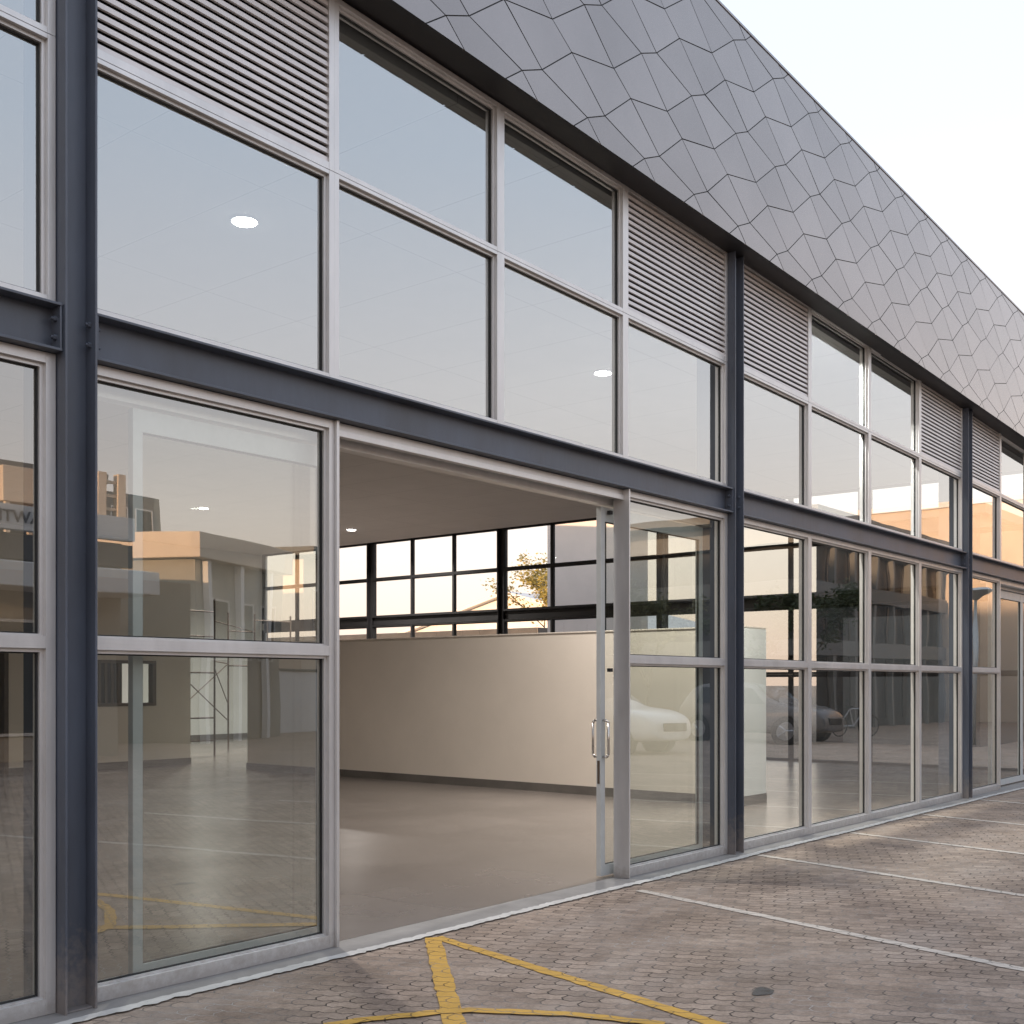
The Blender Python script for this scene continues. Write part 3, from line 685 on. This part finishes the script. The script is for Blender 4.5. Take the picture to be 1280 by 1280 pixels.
# dark glass office
t = thing('glass_office', 'dark glass office with horizontal floor bands opposite, mirrored in the second bay', 'building', (36, -11, 0))
boxpart(t, 'wall', .6, 13.5, -13, -.4, 0, 7.3, 'darkclad')
for z in (2.6, 4.6, 6.4): boxpart(t, 'floor_band', 0, 13.5, -13, 0, z, z+.55, 'midgrey', .01)
boxpart(t, 'roof', -.3, 13.5, -13, .3, 7.301, 7.55, 'midgrey')
for i in range(8): boxpart(t, 'column', .25+i*1.8, .43+i*1.8, -.22, -.04, 0, 7.3, 'midgrey')
for z0, z1 in ((.3, 2.6), (3.15, 4.6), (5.15, 6.4)):
    for i in range(7): boxpart(t, 'glazing', .45+i*1.8, 2.03+i*1.8, -.39, -.36, z0, z1, 'officeglass')
# big sunlit gable at the end
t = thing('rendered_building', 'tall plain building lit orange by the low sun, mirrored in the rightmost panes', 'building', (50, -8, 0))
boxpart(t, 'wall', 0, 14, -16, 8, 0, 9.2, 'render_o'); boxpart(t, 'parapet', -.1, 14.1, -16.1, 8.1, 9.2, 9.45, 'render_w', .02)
# unseen block added on the left to keep sun off the car park
t = thing('added_shade_block', 'unseen pale block added outside the picture to keep low sun off the car park', 'building', (-34, 3, 0))
boxpart(t, 'wall', -12, 0, -9, 12, 0, 12.5, 'render_w'); boxpart(t, 'parapet', -12.1, .1, -9.1, 12.1, 12.5, 13, 'midgrey')
windows_on(t, -11, -1, 12, 2, 4, 4)
# beyond the glazed end wall
t = thing('white_warehouse', 'tall plain pale building seen through the back windows, right of the sunlit tree', 'building', (30, 13.9, 0), R(32.5))
boxpart(t, 'wall', 0, 12, 0, 3.1, 0, 11, 'render_sun'); boxpart(t, 'coping', -.08, 12.1, -.1, 3.2, 11, 11.15, 'midgrey', .01)
t = thing('dark_warehouse', 'dark grey low warehouse beyond the glazed end wall, seen through the second bay', 'building', (30, 4, 0))
boxpart(t, 'wall', 0, 12, 0, 4.4, 0, 5.9, 'darkclad'); boxpart(t, 'roof', -.2, 12.2, -.2, 4.6, 5.9, 6.15, 'midgrey', .02)
boxpart(t, 'roller_door', -.06, -.005, .8, 3.6, 0, 3.4, 'midgrey')
t = thing('low_building', 'low white building with a dark roof edge seen under the back windows beam', 'building', (42, 26, 0))
boxpart(t, 'wall', 0, 10, 1.0, 60, 0, 3.35, 'render_w'); boxpart(t, 'roof', -1.3, 10, .5, 61, 3.35, 4.15, 'darkclad', .03)
t = thing('gabled_house', 'pale gabled house far off behind the back windows', 'house', (66, 49, 0))
bm = NB()
pf = [(-12, 0), (12, 0), (12, 5.2), (0, 8.2), (-12, 5.2)]
A_ = [bm.verts.new((0, y, z)) for y, z in pf]; C_ = [bm.verts.new((14, y, z)) for y, z in pf]; bm.faces.new(A_); bm.faces.new(C_[::-1])
for i in range(5): bm.faces.new((A_[i], C_[i], C_[(i+1) % 5], A_[(i+1) % 5]))
obj('wall', bm, M['render_w'], t)
bm = NB()
for s in (-1, 1):
    q = [(0, 8.23), (s*12.8, 5.02), (s*12.8, 5.25), (0, 8.5)]
    A_ = [bm.verts.new((-.6, y, z)) for y, z in q]; C_ = [bm.verts.new((14.6, y, z)) for y, z in q]; bm.faces.new(A_); bm.faces.new(C_[::-1])
    for i in range(4): bm.faces.new((A_[i], C_[i], C_[(i+1) % 4], A_[(i+1) % 4]))
obj('roof', bm, M['render_w'], t)
tree(45.1, 28.3, 6.5, .75, 11, 'tree with low sun painted into its gold leaves, seen through the back windows beside the pale wall', 'leaf_sunlit', 2600, .16)
tree(31.7, -14.8, 3.6, 1.1, 3, 'leafy olive tree mirrored in the pane right of the open door', 'leaf_olive', 2600, .11)
tree(32.6, -9.2, 4.3, 1.5, 5, 'dark spreading tree mirrored at the left of the second bay', 'leaf_dark', 4200, .12)

# ---------------------------------------------------------------- parked cars
def make_car(label, loc, rz, group, paint='white_paint'):
    t = thing('parked_car', label, 'car', loc, rz, group)
    # stations along x (front +): half width, sill z, waist z, roof z, roof half width
    st = [(-2.15, .62, .45, .80, .82, .60), (-2.05, .80, .30, .95, 1.00, .66), (-1.75, .88, .28, 1.02, 1.52, .62), (-1.3, .91, .27, 1.03, 1.66, .63), (-.5, .92, .26, 1.02, 1.70, .64),
          (.25, .92, .26, 1.01, 1.64, .63), (.75, .92, .26, 1.01, 1.34, .66), (1.10, .91, .26, 1.00, 1.06, .74), (1.6, .91, .27, .96, 1.03, .72), (2.0, .88, .28, .88, .97, .70), (2.22, .82, .30, .80, .88, .66), (2.32, .72, .32, .66, .74, .58), (2.34, .66, .36, .58, .62, .5)]
    bm = NB(); rings = []
    for x, hw, zs, zw, zr, rw in st:
        half = [(0, zs), (hw*.9, zs), (hw, zs+.14), (hw*1.0, (zs+zw)/2), (hw*.97, zw), (rw+.03, zr-.05), (rw-.12, zr), (0, zr+.015)]
        ring = [(y, z) for y, z in half]+[(-y, z) for y, z in half[-2:0:-1]]
        rings.append([bm.verts.new((x, y, z)) for y, z in ring])
    n = len(rings[0])
    for A_, C_ in zip(rings[:-1], rings[1:]):
        for i in range(n): bm.faces.new((A_[i], A_[(i+1) % n], C_[(i+1) % n], C_[i]))
    bm.faces.new(rings[0]); bm.faces.new(rings[-1][::-1])
    o = obj('car_body', bm, M[paint], t, smooth=True)
    s = o.modifiers.new('subd', 'SUBSURF'); s.levels = 1; s.render_levels = 2
    bm = NB()
    for s_ in (-1, 1):
        for (xa, za, xb, zb, xc, zc, xd, zd) in ((-1.45, 1.08, -.55, 1.08, -.55, 1.55, -1.3, 1.52), (-.47, 1.08, .78, 1.08, .28, 1.50, -.47, 1.56)):
            q = [(xa, za), (xb, zb), (xc, zc), (xd, zd)]
            yy = lambda z: s_*(.905-(z-1.02)*.36)
            A_ = [bm.verts.new((x, yy(z)+s_*.012, z)) for x, z in q]; C_ = [bm.verts.new((x, yy(z)-s_*.03, z)) for x, z in q]
            bm.faces.new(A_); bm.faces.new(C_[::-1])
            for i in range(4): bm.faces.new((A_[i], C_[i], C_[(i+1) % 4], A_[(i+1) % 4]))
    obj('side_windows', bm, M['darkglass'], t)
    bm = NB()
    A_ = [bm.verts.new(p) for p in ((1.06, -.70, 1.09), (1.06, .70, 1.09), (.42, .56, 1.62), (.42, -.56, 1.62))]; C_ = [bm.verts.new(v.co-Vector((.04, 0, .04))) for v in A_]
    bm.faces.new(A_); bm.faces.new(C_[::-1])
    for i in range(4): bm.faces.new((A_[i], C_[i], C_[(i+1) % 4], A_[(i+1) % 4]))
    obj('windscreen', bm, M['darkglass'], t)
    for x in (-1.35, 1.38):
        for s_ in (-1, 1):
            bm = NB(); tube(bm, (x, s_*.68, .345), (x, s_*.925, .345), .40, n=28); obj('wheel_arch', bm, M['gasket'], t)
            bm = NB(); tube(bm, (x, s_*.70, .345), (x, s_*.94, .345), .345, n=28); w = obj('tyre', bm, M['tyre'], t, bevel=.03)
            bm = NB(); tube(bm, (x, s_*.938, .345), (x, s_*.950, .345), .06, n=12)
            for k in range(5):
                a = k*1.2566; tube(bm, (x, s_*.946, .345), (x+.22*math.cos(a), s_*.946, .345+.22*math.sin(a)), .028, .02, 6)
            tube(bm, (x, s_*.936, .345), (x, s_*.944, .345), .235, n=28)
            obj('rim', bm, M['rim'], w)
    for s_ in (-1, 1):
        bm = NB(); tube(bm, (1.75, s_*.80, .80), (2.12, s_*.58, .74), .055, .06, 10); obj('headlight', bm, M['rim'], t)
    bm = NB(); box(bm, 2.2, 2.355, -.46, .46, .52, .70); obj('grille', bm, M['gasket'], t, bevel=.02)
    return t
make_car('white car parked opposite, bonnet mirrored in the lower pane right of the door', (22.7, -10.6, 0), R(90), 'cars parked opposite')
make_car('grey car mirrored in the second bay, further from the door than the white car', (29.3, -9.6, 0), R(90), 'cars parked opposite', 'maroon_paint')
# lamp post
t = thing('street_lamp', 'white street lamp post with a shallow dome head, mirrored in the rightmost panes', 'street lamp', (31.2, -4.2, 0))
bm = NB(); tube(bm, (0, 0, 0), (0, 0, 3.8), .06, .045, 12); obj('pole', bm, M['sash'], t, smooth=True)
bm = NB(); tube(bm, (0, 0, 3.8), (0, 0, 4.05), .06, .45, 24); tube(bm, (0, 0, 4.05), (0, 0, 4.12), .45, .30, 24); obj('lamp_shade', bm, M['sash'], t)
# bicycle mirrored in the second bay
t = thing('bicycle', 'grey bicycle leaning by the dark office, mirrored in the second bay', 'bicycle', (33.8, -8.6, 0), R(35))
for x in (-.52, .52):
    bm = NB()
    for k in range(28):
        a, b = k*math.tau/28, (k+1)*math.tau/28
        tube(bm, (x+.33*math.cos(a), 0, .34+.33*math.sin(a)), (x+.33*math.cos(b), 0, .34+.33*math.sin(b)), .018, n=6)
    for k in range(0, 28, 4):
        a = k*math.tau/28; tube(bm, (x, 0, .34), (x+.33*math.cos(a), 0, .34+.33*math.sin(a)), .003, n=4)
    obj('wheel', bm, M['tyre'], t)
bm = NB()
for p, q in (((-.52, 0, .34), (-.15, 0, .85)), ((-.15, 0, .85), (.38, 0, .85)), ((.38, 0, .85), (.02, 0, .32)), ((.02, 0, .32), (-.15, 0, .85)), ((-.52, 0, .34), (.02, 0, .32)), ((.38, 0, .95), (.52, 0, .34))): tube(bm, p, q, .018)
obj('frame', bm, M['rim'], t)
bm = NB(); box(bm, -.3, -.05, -.07, .07, .90, .95); obj('saddle', bm, M['tyre'], t, bevel=.015)
bm = NB(); tube(bm, (.36, -.28, 1.0), (.36, .28, 1.0), .014); obj('handlebar', bm, M['tyre'], t)
